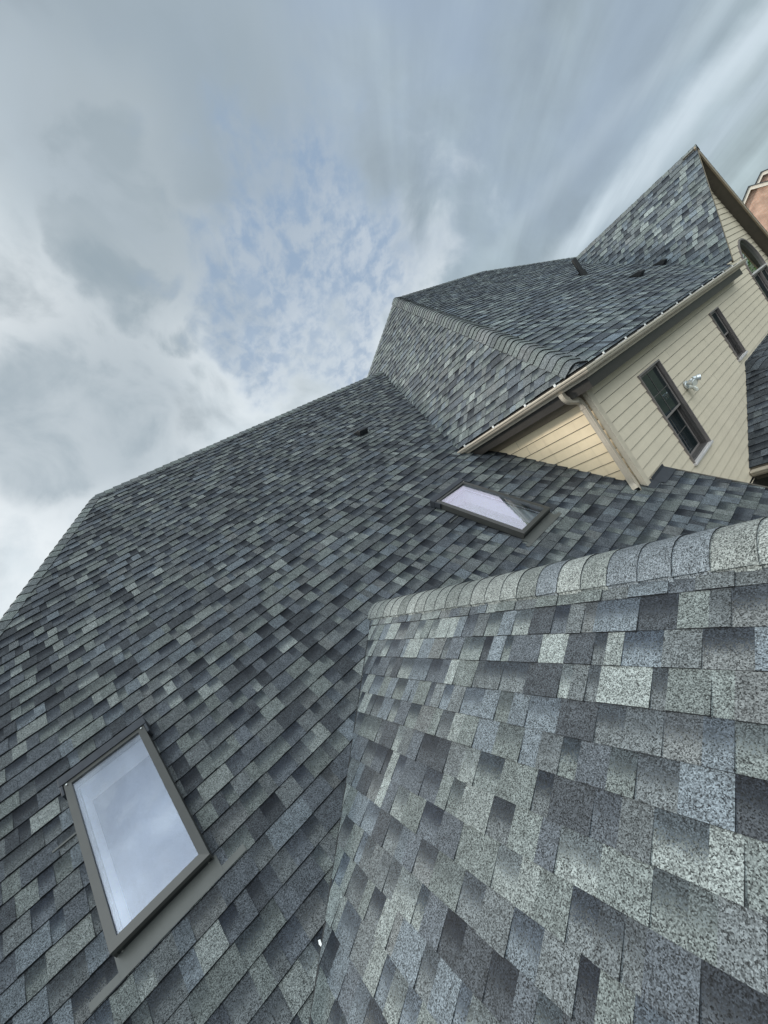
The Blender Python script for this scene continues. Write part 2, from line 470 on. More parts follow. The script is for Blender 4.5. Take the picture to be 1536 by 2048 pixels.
m = Acc()
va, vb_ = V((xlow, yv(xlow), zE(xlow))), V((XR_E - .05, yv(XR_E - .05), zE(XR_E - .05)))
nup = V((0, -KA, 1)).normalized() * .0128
m.add([va + nup + V((0, -.06, -.06 * KA)), va + nup + V((0, .014, .014 * KA)), vb_ + nup + V((0, .014, .014 * KA)), vb_ + nup + V((0, -.06, -.06 * KA))])  # black strip painted in as the gap shadow along the valley
build(m, 'valley_gap_shade', BLACK, wing_roof)

# ---- two-storey hip roof: left face and front face
m = Acc()
r2 = math.sqrt(2)
Qb = V((7.535, 8.839, 3.035)); bd = (Qb - PB); ybk = PB.y + bd.y * (PB.z / -bd.z)
roof_face(m, (EX, 0, 0), (0, 1, 0), (1, 0, PL), [[(EY, 0), (ybk, 0), (PB.y, PB.z * r2)]], .143, .10, 41, PAL_B)
nF = math.sqrt(1 + PF * PF)
sF = lambda y: (y - EY) * nF
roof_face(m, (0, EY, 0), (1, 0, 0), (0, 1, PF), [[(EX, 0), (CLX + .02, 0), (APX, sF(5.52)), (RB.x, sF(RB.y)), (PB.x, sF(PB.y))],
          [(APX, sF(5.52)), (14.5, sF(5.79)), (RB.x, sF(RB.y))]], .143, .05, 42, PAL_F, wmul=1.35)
m.add([PB, (EX, ybk, 0), (17, ybk, 0), RB][::-1], (.1, .11, .12, 0))
m.add([RB, (17, ybk, 0), (17, 4.5, 0), (14.6, 5.65, 2.6)][::-1], (.1, .11, .12, 0))
hip_roof = build(m, 'hip_roof', SH, house, 'steep grey shingle hip roof over the upper storey')
m = Acc()
hd = (PB - V((EX, EY, 0))).normalized()
caps(m, V((EX, EY, 0)) + hd * .10, PB + V((0, 0, .01)), V((0, 1, 0)) - hd * hd.y, V((1, 0, 0)) - hd * hd.x, .165, .165, .135, 43, PAL_C, lift=.014, h=.016)
caps(m, PB + V((0, 0, .004)), RB, (0, -1, -PF), (0, 1, -PF), .15, .15, .143, 44, PAL_C)
bdn = bd.normalized()
caps(m, PB + bdn * 6, PB, V((0, -1, 0)) - bdn * (-bdn.y), V((1, 0, 0)) - bdn * bdn.x, .15, .15, .143, 45, PAL_C)
rhd = (V((14.5, 5.79, 2.79)) - RB); rn = rhd.normalized()
caps(m, RB + rhd, RB, V((-1, 0, 0)) - rn * (-rn.x), V((0, 1, 0)) - rn * rn.y, .12, .12, .143, 46, PAL_C)
build(m, 'ridge_cap', SH, hip_roof, 'curved hip and ridge shingles of the upper roof')

# ---- gable roof at the far right
m = Acc()
pc = (APZ - CLZ) / (APX - CLX); nC = math.sqrt(1 + pc * pc)
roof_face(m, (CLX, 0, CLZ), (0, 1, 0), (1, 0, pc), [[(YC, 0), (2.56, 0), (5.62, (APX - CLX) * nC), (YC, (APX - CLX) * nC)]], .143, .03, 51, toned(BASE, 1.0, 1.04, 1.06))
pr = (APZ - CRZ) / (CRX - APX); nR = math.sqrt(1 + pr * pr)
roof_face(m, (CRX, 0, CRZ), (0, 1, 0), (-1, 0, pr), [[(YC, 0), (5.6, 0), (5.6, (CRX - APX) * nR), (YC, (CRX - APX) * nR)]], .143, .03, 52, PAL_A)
gable_roof = build(m, 'gable_roof', SH, house, 'tall grey shingle gable roof at the far right')
m = Acc()
caps(m, (APX, YC - .01, APZ), (APX, 5.5, APZ), (-1, 0, -pc), (1, 0, -pr), .14, .14, .143, 53, PAL_C)
build(m, 'ridge_cap', SH, gable_roof)
def slopebar(acc, xa, za, xb, zb, t, y0, y1, drop=0.0):
    d = V((xb - xa, 0, zb - za)).normalized(); n = V((-d.z, 0, d.x)); 
    if n.z > 0: n = -n
    a = V((xa, y0, za)) + n * drop; b = V((xb, y0, zb)) + n * drop
    acc.prism([a, b, b + n * t, a + n * t], (0, y1 - y0, 0))
m = Acc()
slopebar(m, CLX, CLZ, APX, APZ, .055, YC + .002, YC + .03, .007)
slopebar(m, APX, APZ, CRX + .3, CRZ - .3 * pr, .13, YC + .002, YC + .03, .007)
build(m, 'rake_board', FRIEZE, gable_roof)
m = Acc()
slopebar(m, CLX + .1, CLZ + .1 * pc, APX, APZ, .02, YC + .03, WY + .02, .10)
slopebar(m, APX, APZ, CRX + .3, CRZ - .3 * pr, .02, YC + .03, WY + .02, .10)
build(m, 'soffit', DARKTRIM, gable_roof)

# ------------------------------------------------------------------ walls
def subtract(iv, a, b):
    out = []
    for x0, x1 in iv:
        if b <= x0 or a >= x1: out.append((x0, x1)); continue
        if a > x0: out.append((x0, a))
        if b < x1: out.append((b, x1))
    return out
HOLES = [(5.90, 6.625, -1.84, -.525), (9.235, 9.735, -1.40, -.485), (12.60, 14.02, -1.95, -.40)]
AR = (13.31, -.40, .70, .77)              # arch centre x, base z, half width, rise
def w1_span(z):
    if z < -.10: return 4.762, 14.60
    return max(11.0, APX - (APZ - z - .16) / pc), min(14.6, APX + (APZ - z - .20) / pr)
def w1_iv(z):
    a, b = w1_span(z)
    if b - a < .03: return []
    iv = [(a, b)]
    for h0, h1, z0, z1 in HOLES:
        if z0 <= z < z1: iv = subtract(iv, h0, h1)
    if AR[1] <= z < AR[1] + AR[3]:
        w = AR[2] * math.sqrt(max(0, 1 - ((z - AR[1]) / AR[3]) ** 2)); iv = subtract(iv, AR[0] - w, AR[0] + w)
    return iv
def siding(acc, at, ivf, z0, z1, e, phase, proud=.013, sub=1, breaks=(), gap=.0075):
    j = math.floor((z0 - phase) / e)
    rng = random.Random(5)
    while phase + j * e < z1:
        zb = phase + j * e; j += 1
        lo = max(zb, z0); hi = min(zb + e, z1)
        cuts = sorted({lo, hi, *([zb + gap] if lo < zb + gap < hi else []), *[b for b in breaks if lo < b < hi]})
        fine = []
        for a, b in zip(cuts, cuts[1:]):
            n = sub if (b > -.42 and a < .4) else 1
            fine += [(a + (b - a) * k / n, a + (b - a) * (k + 1) / n) for k in range(n)]
        pw = lambda z: proud * (1 - (z - zb) / e) - (.012 if z < zb + gap - 1e-4 else 0)
        for a, b in fine:
            ia = ivf(a + 1e-5); ib = ivf(b - 1e-5)
            if len(ia) != len(ib): ib = ia = ivf((a + b) / 2)
            for (x0, x1), (y0, y1) in zip(ia, ib):
                if b <= zb + gap + 1e-6:              # dark strip painted as the shade under the board above
                    acc.add((at(x0, a, .0005), at(x1, a, .0005), at(y1, b, .0005), at(y0, b, .0005)), mi=1); continue
                acc.add((at(x0, a, pw(a)), at(x1, a, pw(a)), at(y1, b, pw(b)), at(y0, b, pw(b))))
        if rng.random() < .55 and hi - lo > e * .9:
            for x0, x1 in ivf((lo + hi) / 2):
                if x1 - x0 > 1.2:
                    xs = rng.uniform(x0 + .4, x1 - .4); za = zb + gap
                    acc.add((at(xs, za, pw(za) + .0006), at(xs + .0022, za, pw(za) + .0006), at(xs + .0022, hi, .0008), at(xs, hi, .0008)), mi=1)
        for x0, x1 in ivf(min(zb + gap, hi) - 1e-5):
            z = min(zb + gap, hi); acc.add((at(x0, z, 0), at(x1, z, 0), at(x1, z, pw(z)), at(x0, z, pw(z))))
m = Acc()
siding(m, lambda x, z, p: V((x, WY - p, z)), w1_iv, -2.72, 2.4, .1275, -1.111, sub=5, breaks=[h for q in HOLES for h in q[2:]] + [AR[1], -.10])
wall1 = build(m, 'siding_wall', SIDING, house, 'cream horizontal lap siding wall with windows')
m = Acc(); m.bx(6.0, 14.6, WY + .03, WY + .25, GZ, -2.70); m.bx(7.2, 14.6, WY - .01, WY + .03, -2.76, -2.70)
build(m, 'brick_base', SHADED_BRICK, house, 'shade-darkened brick base below the siding')
m = Acc()
siding(m, lambda y, z, p: V((WX - p, y, z)), lambda z: [(2.572, 4.70)], -1.85, -.19, .129, -.350)
wall2 = build(m, 'siding_wall', SIDING_T, house, 'warm tan lap siding wall in the low sun')
# blank backing walls that close the rooms
m = Acc(); m.bx(4.74, 14.5, WY + .16, WY + .2, -5.9, -.1); m.bx(11.2, 14.4, WY + .16, WY + .2, -.1, .4)
m.bx(WX + .03, WX + .06, WY + .1, 12, GZ, -.1); m.bx(14.5, 14.6, WY, 12, GZ, .2); m.bx(WX, 14.5, 12, 12.1, GZ, -.1)
build(m, 'inner_wall', BLACK, house)
m = Acc(); m.bx(-4.9, 5.2, .95, 1.05, GZ, zA(EV)); m.bx(-4.9, -4.8, 1.05, 14.6, GZ, zA(EV)); m.bx(-2.5, -2.4, -2.4, .95, GZ, zE(-2.6)); m.bx(5.10, 5.2, 1.05, 2.5, GZ, zA(1.05) - .2)
build(m, 'lower_wall', SIDING, house)
# corner boards
m = Acc(); m.bx(WX - .026, WX + .070, WY - .026, WY - .002, -1.85, -.19); m.bx(WX - .026, WX - .002, WY - .002, WY + .035, -1.85, -.19)
build(m, 'corner_board', TRIM, house, bevel=.003)
m = Acc(); m.bx(WX - .03, WX - .002, WY + .037, 4.7, -.345, -.20)
build(m, 'frieze_board', FRIEZE, house, bevel=.003)
m = Acc(); m.bx(WX + .072, 11.3, WY - .030, WY - .016, -.30, -.19)
build(m, 'frieze_board', SIDING, house)
m = Acc()
m.bx(EX + .025, WX + .02, EY + .025, 4.6, -.20, -.185); m.bx(WX + .02, 11.15, EY + .025, WY + .02, -.20, -.185)
build(m, 'soffit', DARKTRIM, house)
m = Acc()
m.bx(EX, EX + .024, EY, 4.46, -.25, -.012); m.bx(EX + .024, 11.25, EY, EY + .024, -.25, -.012)
build(m, 'fascia', FASCIA, house, 'brown fascia board behind the gutter')

# gutter: K profile along both eaves with a mitred corner
prof = [(.004, -.032), (.092, -.032), (.106, -.029), (.111, -.036), (.110, -.050), (.099, -.056), (.098, -.070), (.090, -.084), (.070, -.096), (.052, -.106), (.044, -.118), (.040, -.130), (.004, -.130)]
m = Acc()
def gp(o, z, k):
    return (V((EX - o, 4.412, z)), V((EX - o, EY - o, z)), V((11.46, EY - o, z)))[k]
outer = prof[1:]
for k in (0, 1):
    for (o0_, z0_), (o1_, z1_) in zip(outer, outer[1:]):
        m.add((gp(o0_, z0_, k), gp(o1_, z1_, k), gp(o1_, z1_, k + 1), gp(o0_, z0_, k + 1)))
        i0, i1 = max(o0_ - .004, .004), max(o1_ - .004, .004)
        m.add((gp(i0, z0_ + .003, k + 1), gp(i1, z1_ + .003, k + 1), gp(i1, z1_ + .003, k), gp(i0, z0_ + .003, k)))
for k in (0, 2):
    m.add([gp(o, z, k) for o, z in prof])
gutter = build(m, 'gutter', GUTTER, house, 'clay coloured metal gutter along the upper eave')
m = Acc(); m.bx(EX - .112, EX - .06, EY - .112, EY - .0595, -.134, -.028)
def hanger(p, along, out):
    a = Acc(); p = V(p); al = V(along); ou = V(out)
    a.box(p - al * .012, al * .024, ou * .112, (0, 0, .006))
    a.box(p - al * .012 + ou * .100, al * .024, ou * .010, (0, 0, .030))
    build(a, 'bracket', WHITE, gutter, smooth=False)
for y in (4.22, 3.62, 3.06, 2.62): hanger((EX, y, -.026), (0, 1, 0), (-1, 0, 0))
for i in range(11): hanger((4.86 + i * .62, EY, -.026), (1, 0, 0), (0, -1, 0))

# downspout with two elbows
def arc(p0, p1, p2, n=6):
    p0, p1, p2 = V(p0), V(p1), V(p2)
    return [p0 * (1 - t) ** 2 + p1 * (2 * t * (1 - t)) + p2 * t * t for t in [i / n for i in range(n + 1)]]
m = Acc()
xd, yd = WX - .068, 2.612
path = [V((EX - .045, 2.645, -.128))] + arc((EX - .045, 2.645, -.17), (EX - .04, 2.64, -.235), (EX + .02, 2.625, -.262)) \
     + arc((xd - .06, 2.60, -.295), (xd, yd, -.32), (xd, yd, -.40))
m.tube(path, .025, .032, (0, 1, 0), n=0)
m.tube([(xd, yd, -.385), (xd, yd, -1.38)], .030, .026, (0, 1, 0), n=0)
for z in (-.40, -1.365): m.tube([(xd, yd, z - .012), (xd, yd, z + .012)], .034, .030, (0, 1, 0), n=4)
kick = [V((xd, yd, -1.34))] + arc((xd, yd, -1.405), (xd, yd, -1.455), (xd - .045, yd - .022, -1.475)) + [V((xd - .085, yd - .04, -1.497))]
rg = m.tube(kick, .035, .031, (0, 1, 0), n=0, caps=False)
downspout = build(m, 'downspout', GUTTER, house, 'weathered clay downspout at the house corner', weld=True)
m = Acc(); m.add([p * .94 + sum(rg[-1], V((0, 0, 0))) / len(rg[-1]) * .06 + (kick[-2] - kick[-1]) * .25 for p in rg[-1]])
build(m, 'outlet', BLACK, downspout)

# ------------------------------------------------------------------ windows
def window(x0, x1, z0, z1, label, grid=True, depth=.12):
    """double-hung window in the wall plane y = WY"""
    m = Acc(); t = .022; yo = WY - .030
    m.bx(x0 - t * .35, x0 + t * .4, yo, WY + .01, z0, z1); m.bx(x1 - t * .4, x1 + t * .35, yo, WY + .01, z0, z1)
    m.bx(x0 - t * .35, x1 + t * .35, yo, WY + .01, z1, z1 + t)
    w = build(m, 'window', WINFRAME, house, label, bevel=.003)
    a = Acc(); a.bx(x0 - .022, x1 + .022, WY - .044, WY + .01, z0 - .032, z0 - .001); build(a, 'sill', WINSILL, w, bevel=.004)
    a = Acc()
    xi0, xi1 = x0 + .013, x1 - .013
    a.bx(xi0 - .02, xi0 + .012, WY + .0105, WY + depth + .03, z0, z1); a.bx(xi1 - .012, xi1 + .02, WY + .0105, WY + depth + .03, z0, z1)
    a.bx(xi0 + .0125, xi1 - .0125, WY + .0105, WY + depth + .03, z1 - .014, z1 + .01); a.bx(xi0 + .0125, xi1 - .0125, WY + .0105, WY + depth + .03, z0 - .01, z0 + .02)
    for dy in (.035, .07):
        a.bx(xi1 - .020, xi1 - .0125, WY + dy, WY + dy + .012, z0 + .02, z1 - .014); a.bx(xi0 + .0125, xi0 + .020, WY + dy, WY + dy + .012, z0 + .02, z1 - .014)
    build(a, 'jamb', JAMB, w)
    zm = (z0 + z1) / 2
    for (za, zb, y) in ((zm - .012, z1 - .016, WY + .022), (z0 + .022, zm + .03, WY + .085)):
        s = Acc(); r = .022; xa, xb = xi0 + .022, xi1 - .022
        s.bx(xa, xa + r, y, y + .024, za, zb); s.bx(xb - r, xb, y, y + .024, za, zb)
        s.bx(xa + r, xb - r, y + .001, y + .024, zb - r, zb); s.bx(xa + r, xb - r, y + .001, y + .024, za, za + r * 1.2)
        sh = build(s, 'sash', WINFRAME, w, bevel=.002)
        p = Acc(); p.bx(xa + r - .004, xb - r + .004, y + .010, y + .014, za + r * 1.2 - .004, zb - r + .004); build(p, 'pane', PANE, w)
        if grid:
            gr = Acc(); xc = (xa + xb) / 2
            gr.bx(xc - .006, xc + .006, y + .006, y + .0098, za + r * 1.2, zb - r); zc = (za + zb) / 2
            gr.bx(xa + r, xb - r, y + .0055, y + .0095, zc - .006, zc + .006)
            build(gr, 'glazing_bar', JAMB, w)
    return w
window(5.90, 6.625, -1.84, -.525, 'tall double-hung window beside the floodlight')
window(9.235, 9.735, -1.40, -.485, 'narrow double-hung window under the eave', grid=False)
aw = window(12.60, 13.30, -1.95, -.455, 'double-hung window under the arched pane', grid=False)
window(13.33, 14.02, -1.95, -.455, 'double-hung window at the right frame edge', grid=False)
m = Acc(); cx, cz, rw, rh = AR; N_ = 28
def arcpt(k, r, y): w = math.pi * k / N_; return V((cx + (rw + r) * math.cos(w), y, cz + (rh + r) * math.sin(w)))
for k in range(N_):
    a_, b_ = [arcpt(k, r, WY - .034) for r in (-.012, .022)], [arcpt(k + 1, r, WY - .034) for r in (-.012, .022)]
    m.prism([a_[0], a_[1], b_[1], b_[0]], (0, .07, 0))
arch = build(m, 'arched_window', WINFRAME, house, 'half-round window above the pair of sashes', weld=True)
m = Acc(); m.add([arcpt(k, -.01, WY + .012) for k in range(N_ + 1)]); build(m, 'pane', ARCHPANE, arch)
m = Acc(); m.bx(12.565, 14.05, WY - .05, WY + .03, -.455 + .031, -.40); build(m, 'sill', WINSILL, arch, bevel=.004)

# ------------------------------------------------------------------ porch roof on the right wall
m = Acc()
pF_ = .478; fx0, fz0 = 7.24, -2.604; ax, az = 9.48, -1.534; nf = math.sqrt(1 + pF_ * pF_)
hdir = V((-.62, -1, -.62 * pF_)); tt = (ax - fx0) / .62
roof_face(m, (fx0, 0, fz0), (0, 1, 0), (1, 0, pF_), [[(WY - tt, 0), (WY - .012, 0), (WY - .012, (ax - fx0) * nf)]], .143, 0, 61, [(CHAR, 4), (SLATE, 2), (MID, 1)])
yl = WY - tt
sp_ = math.hypot(tt, az - fz0)
roof_face(m, (fx0, yl, fz0), (1, 0, 0), (0, tt, az - fz0), [[(0, 0), (5.2, 0), (5.2, sp_), (ax - fx0, sp_)]], .143, 0, 63, [(CHAR, 4), (SLATE, 2), (MID, 1)])
porch = build(m, 'porch_roof', SH, house, 'small dark shingle roof jutting from the siding at the right edge')
m = Acc(); hn = hdir.normalized()
caps(m, V((ax, WY, az)) + hn * 3.5, (ax, WY - .02, az), V((0, 1, 0)) - hn * hn.y, V((1, 0, 0)) - hn * hn.x, .22, .2, .143, 62, [(CHAR, 3), (SLATE, 1)])
build(m, 'ridge_cap', SH, porch)
m = Acc(); gx = fx0
pr2 = [(0, -.03), (.10, -.03), (.105, -.045), (.094, -.06), (.085, -.09), (.06, -.125), (0, -.125)]
m.prism([(gx - o, WY - .02, fz0 + z) for o, z in pr2], (0, -3.2, 0))
build(m, 'gutter', GUTTER, porch, bevel=.002)
m = Acc(); m.bx(gx - .03, gx, WY - .30, WY - .26, fz0 - .03, fz0 + .05); build(m, 'bracket', WHITE, porch)
m = Acc(); m.bx(gx + .001, 12.4, yl + .3, WY - .02, fz0 - .20, fz0 - .17); m.bx(gx, gx + .02, yl, WY - .02, fz0 - .17, fz0 - .005)
build(m, 'soffit', DARKTRIM, porch)

# ------------------------------------------------------------------ skylights
UA = V((1, 0, 0)); SA = V((0, 1, KA)).normalized(); NA = V((0, -KA, 1)).normalized()
def skylight(x0, x1, y0, y1, label, tab=.15, tip=0.0):
    """x range, y of lower and upper frame edge (on the roof plane)"""
    base = V(((x0 + x1) / 2, y0, zA(y0)))
    r = empty('skylight', base, label, 'skylight', 'skylights in the main roof')
    W = x1 - x0; L = (y1 - y0) * nA; H = .095; f = .046
    P = lambda a, b, c: V((x0, y0, zA(y0))) + UA * a + SA * b + NA * c
    def bar(acc, a0, a1, b0, b1, c0, c1): acc.box(P(a0, b0, c0), UA * (a1 - a0), SA * (b1 - b0), NA * (c1 - c0))
    m = Acc()                                            # mitred outer frame
    for A_, B_ in (((0, 0), (W, 0)), ((W, 0), (W, L)), ((W, L), (0, L)), ((0, L), (0, 0))):
        ins = lambda q: (f if q[0] == 0 else W - f, f if q[1] == 0 else L - f)
        a2, b2 = ins(A_), ins(B_)
        cl = .062 if A_[1] == 0 and B_[1] == 0 else .022
        lo = [P(*A_, cl), P(*B_, cl), P(*b2, cl), P(*a2, cl)]; c1 = H
        hi = [P(A_[0], A_[1], c1), P(B_[0], B_[1], c1), P(b2[0], b2[1], c1 + .004), P(a2[0], a2[1], c1 + .004)]
        m.add(lo[::-1]); m.add(hi)
        for k in range(4): j = (k + 1) % 4; m.add((lo[k], lo[j], hi[j], hi[k]))
    fr = build(m, 'frame', BRONZE, r)
    m = Acc()
    bar(m, .010, W - .010, .010, f - .008, -.005, .0615); bar(m, .010, .03, f - .008, L - .02, -.005, .0215); bar(m, W - .03, W - .010, f - .008, L - .02, -.005, .0215); build(m, 'curb', BLACK, r)
    m = Acc(); a0, a1, b0, b1 = f - .006, W - f + .006, f - .006, L - f + .006
    lo = [P(a0, b0, H - .014 + tip * .3), P(a1, b0, H - .014 - tip), P(a1, b1, H - .014 - tip), P(a0, b1, H - .014 + tip * .3)]
    m.prism(lo, NA * .007)
    build(m, 'pane', SKYGLASS, r)
    m = Acc()                                            # plastered light shaft below the glass
    d = .17; a0, a1, b0, b1 = f - .004, W - f + .004, f - .004, L - f + .004
    for q in ((P(a0, b0, .08), P(a1, b0, .08), P(a1, b0, -d), P(a0, b0, -d)), (P(a0, b1, .08), P(a0, b1, -d), P(a1, b1, -d), P(a1, b1, .08)),
              (P(a0, b0, .08), P(a0, b0, -d), P(a0, b1, -d), P(a0, b1, .08)), (P(a1, b0, .08), P(a1, b1, .08), P(a1, b1, -d), P(a1, b0, -d))): m.add(q)
    build(m, 'light_shaft', SHAFT, r)
    m = Acc(); m.add((P(a0, b0, -d), P(a1, b0, -d), P(a1, b1, -d), P(a0, b1, -d))); build(m, 'ceiling_pane', INNERPANE if tip else SKYTINT_PANE, r)
    m = Acc()                                            # head cover, apron and step flashings
    bar(m, -.022, W + .022, L - .015, L + .055, .012, H + .012)
    bar(m, -.020, -.003, L - .10, L - .016, .03, H + .008); bar(m, W + .003, W + .020, L - .10, L - .016, .03, H + .008)
    build(m, 'head_cover', RUBBER, r, bevel=.003)
    m = Acc()
    bar(m, -.012, W + .012, -.100, .02, .0125, .0165)
    bar(m, -tab, -.0125, -.100, -.058, .0120, .0160); bar(m, W + .0125, W + tab, -.100, -.058, .0120, .0160)
    build(m, 'flashing', BRONZEL, r)
    m = Acc(); bar(m, -.16, -.004, L * .70, L * .70 + .012, .008, .018); build(m, 'flashing_clip', BRONZEL, r)
    for a in (.020, W - .020):
        m = Acc(); c = P(a, L - .035, H + .005); m.tube([c, c + NA * .006], .006, .006, UA, n=8); build(m, 'screw', SCREW, r)
    for a in (.03, W - .03):
        m = Acc(); c = P(a, .011, .03); m.tube([c, c - SA * .010], .005, .005, UA, n=8); build(m, 'screw', SCREW, r)
    return r
skylight(-.908, -.374, 2.991, 3.900, 'nearer skylight low on the left of the big shingle roof, glass pale blue')
skylight(3.10, 3.655, 3.022, 3.932, 'farther skylight below the tan sided wall, green reflection in one corner', tab=.07, tip=.008)

# ------------------------------------------------------------------ roof vents and pipe
def roof_vent(p, U, S, label, w=.19, l=.20, h=.11):
    p = V(p); U = V(U).normalized(); S = V(S).normalized(); N = U.cross(S)
    if N.z < 0: N = -N
    r = empty('roof_vent', p, label, 'roof vent', 'black roof vents')
    P = lambda a, b, c: p + U * a + S * b + N * c
    m = Acc()
    sec = [P(-w / 2, -l * .42, .015), P(-w / 2, -l * .5, h), P(-w / 2, -l * .18, h * 1.02), P(-w / 2, l * .5, .03), P(-w / 2, l * .55, .015)]
    m.prism(sec, U * w); build(m, 'hood', BLACK, r, bevel=.008)
    m = Acc(); m.box(P(-w * .56, -l * .54, .011), U * (w * 1.12), S * (l * 1.2), N * .004); build(m, 'flange', RUBBER, r)
    m = Acc()
    for k in range(4): m.box(P(-w * .42, -l * .475 - .006, .03 + k * .02), U * (w * .84), S * .004, N * .008)
    build(m, 'louver', RUBBER, r)
    return r
roof_vent((4.25, 5.965, zA(5.965)), (1, 0, 0), (0, 1, KA), 'black roof vent alone on the broad main roof slope')
zF = lambda y: PF * (y - EY)
roof_vent((10.20, 3.42, zF(3.42)), (1, 0, 0), (0, 1, PF), 'black roof vent on the upper roof, the one nearer the vent pipe', w=.18, l=.22, h=.11)
roof_vent((11.60, 3.43, zF(3.43)), (1, 0, 0), (0, 1, PF), 'black roof vent on the upper roof, close to the gable roof valley', w=.18, l=.22, h=.11)
pb = V((10.86, 4.46, zF(4.46)))
vp = empty('vent_pipe', pb, 'upright dark vent pipe standing on the upper roof near its ridge', 'vent pipe')
m = Acc(); m.tube([pb - V((0, 0, .08)), pb + V((0, 0, .42))], .056, .056, (1, 0, 0), n=18); build(m, 'pipe', BLACK, vp, smooth=False)
m = Acc(); m.tube([pb - V((0, 0, .09)), pb + V((0, 0, .03)), pb + V((0, 0, .09))], .085, .085, (1, 0, 0), n=14)
m.box(pb + V((-.12, -.10, -.10 * PF + .012)), (.24, 0, 0), (0, .22, .22 * PF), (0, 0, .004)); build(m, 'boot', BLACK, vp)

# ------------------------------------------------------------------ scrap in the valley
sx_, sy_ = -.165, 2.400
m = Acc(); q = V((sx_, sy_, zA(sy_) + .030))
m.prism([q, q + V((.009, .002, .003)), q + V((.013, .018, .014)), q + V((.004, .022, .017)), q + V((-.002, .010, .008))], (0, -.002, .002))
tag(build(m, 'scrap', WHITE), 'small white scrap caught in the roof valley at the bottom', 'scrap')

# ------------------------------------------------------------------ floodlight on the wall
fl = empty('floodlight', (6.93, WY - .02, -1.05), 'silver twin-head floodlight on the cream siding beside the tall window', 'floodlight')
c = V((6.93, WY - .016, -1.045))
m = Acc(); m.tube([c, c + V((0, -.03, 0))], .062, .062, (1, 0, 0), n=20); build(m, 'base_plate', CHROME, fl, bevel=.006)
for sx in (-1, 1):
    m = Acc(); j = c + V((sx * .035, -.03, .02)); k = j + V((sx * .035, -.05, .015)); e = k + V((sx * .046, -.07, -.034)); dv = (e - k)
    m.tube([j, k], .014, .014, (0, 0, 1), n=10)
    pts = [(0, .026), (.12, .034), (.45, .031), (.55, .039), (1, .047), (1.04, .044)]
    rings = []
    d = dv.normalized(); a = d.cross(V((0, 0, 1))).normalized(); b = d.cross(a)
    for t, rr in pts: rings.append([k + dv * t + (a * math.cos(w) + b * math.sin(w)) * rr for w in [2 * math.pi * q / 18 for q in range(18)]])
    for r0, r1 in zip(rings, rings[1:]):
        for q in range(18): m.add((r0[q], r0[(q + 1) % 18], r1[(q + 1) % 18], r1[q]))
    m.add(rings[0][::-1])
    hd_ = build(m, 'lamp_head', CHROME, fl, weld=True)
    l_ = Acc(); l_.add([p - dv * .05 for p in rings[-1]]); build(l_, 'lens', LENS, hd_)
m = Acc(); s_ = c + V((0, -.03, -.045)); m.tube([s_, s_ + V((0, -.035, -.02)), s_ + V((0, -.05, -.055)), s_ + V((0, -.045, -.085))], .028, .028, (1, 0, 0), n=14); build(m, 'motion_sensor', LENS, fl)

# ------------------------------------------------------------------ brick house beyond the gable
bh = empty('brick_house', (38, 5, GZ), 'red brick house with pale gable trim beyond the right gable', 'house')
def gable(x, py, pz, pl, prr, half, depth):
    yl, yr_ = py + half, py - half
    w = Acc(); w.prism([(x, yl, GZ), (x, yr_, GZ), (x, yr_, pz - half * prr), (x, py, pz), (x, yl, pz - half * pl)], (depth, 0, 0)); build(w, 'brick_wall', BRICK, bh)
    t = Acc(); o = .16
    for (ya, za, yb, zb) in ((yl, pz - half * pl, py, pz), (py, pz, yr_, pz - half * prr)):
        t.prism([(x - o, ya, za - .13), (x - o, yb, zb - .13), (x - o, yb, zb + .06), (x - o, ya, za + .06)], (.14, 0, 0))
    build(t, 'rake_trim', CREAM, bh)
    rf = Acc()
    for (ya, za, yb, zb) in ((yl + .2, pz - half * pl - .2 * pl, py, pz), (py, pz, yr_ - .2, pz - half * prr - .2 * prr)):
        rf.prism([(x - o - .05, ya, za + .061), (x - o - .05, yb, zb + .061), (x - o - .05, yb, zb + .11), (x - o - .05, ya, za + .11)], (depth, 0, 0))
    build(rf, 'roof', RUBBER, bh)
gable(34.0, 5.09, 2.93, .90, .60, 3.2, 5.0)
gable(37.0, 4.86, 3.40, .80, .42, 4.0, 6.0)

# ------------------------------------------------------------------ yard tree (seen mirrored in the arched window) and lawn
def tree(p, label, hgt, rad, seed):
    rng = random.Random(seed); p = V(p)
    t = empty('yard_tree', p, label, 'tree')
    m = Acc(); rings = None
    m.tube([p, p + V((.05, 0, hgt * .35)), p + V((-.05, .1, hgt * .8))], .2, .2, (1, 0, 0), n=10)
    for k in range(7):
        a = rng.uniform(0, 6.28); b = p + V((0, 0, hgt * rng.uniform(.35, .6))); m.tube([b, b + V((math.cos(a) * rad * .6, math.sin(a) * rad * .6, rad * .6))], .05, .05, (0, 0, 1), n=6)
    build(m, 'trunk', BARK, t)
    m = Acc()
    for c_ in range(46):
        d = V((rng.gauss(0, 1), rng.gauss(0, 1), rng.gauss(0, 1))).normalized() * rad * rng.uniform(.35, 1)
        cc = p + V((0, 0, hgt * .72)) + V((d.x, d.y, d.z * 1.1))
        for q in range(90):
            o = cc + V((rng.gauss(0, 1), rng.gauss(0, 1), rng.gauss(0, .8))) * (rad * .16)
            a = V((rng.gauss(0, 1), rng.gauss(0, 1), rng.gauss(0, 1))).normalized(); b = a.orthogonal().normalized(); s_ = rng.uniform(.05, .11)
            m.add((o - a * s_, o + b * s_ * .5, o + a * s_, o - b * s_ * .5))
    build(m, 'crown', LEAF, t)
tree((31, -1.6, GZ), 'green leafy yard tree standing off to the right of the house', 7.2, 2.3, 3)
m = Acc(); m.add([(-400, -400, GZ), (400, -400, GZ), (400, 400, GZ), (-400, 400, GZ)])
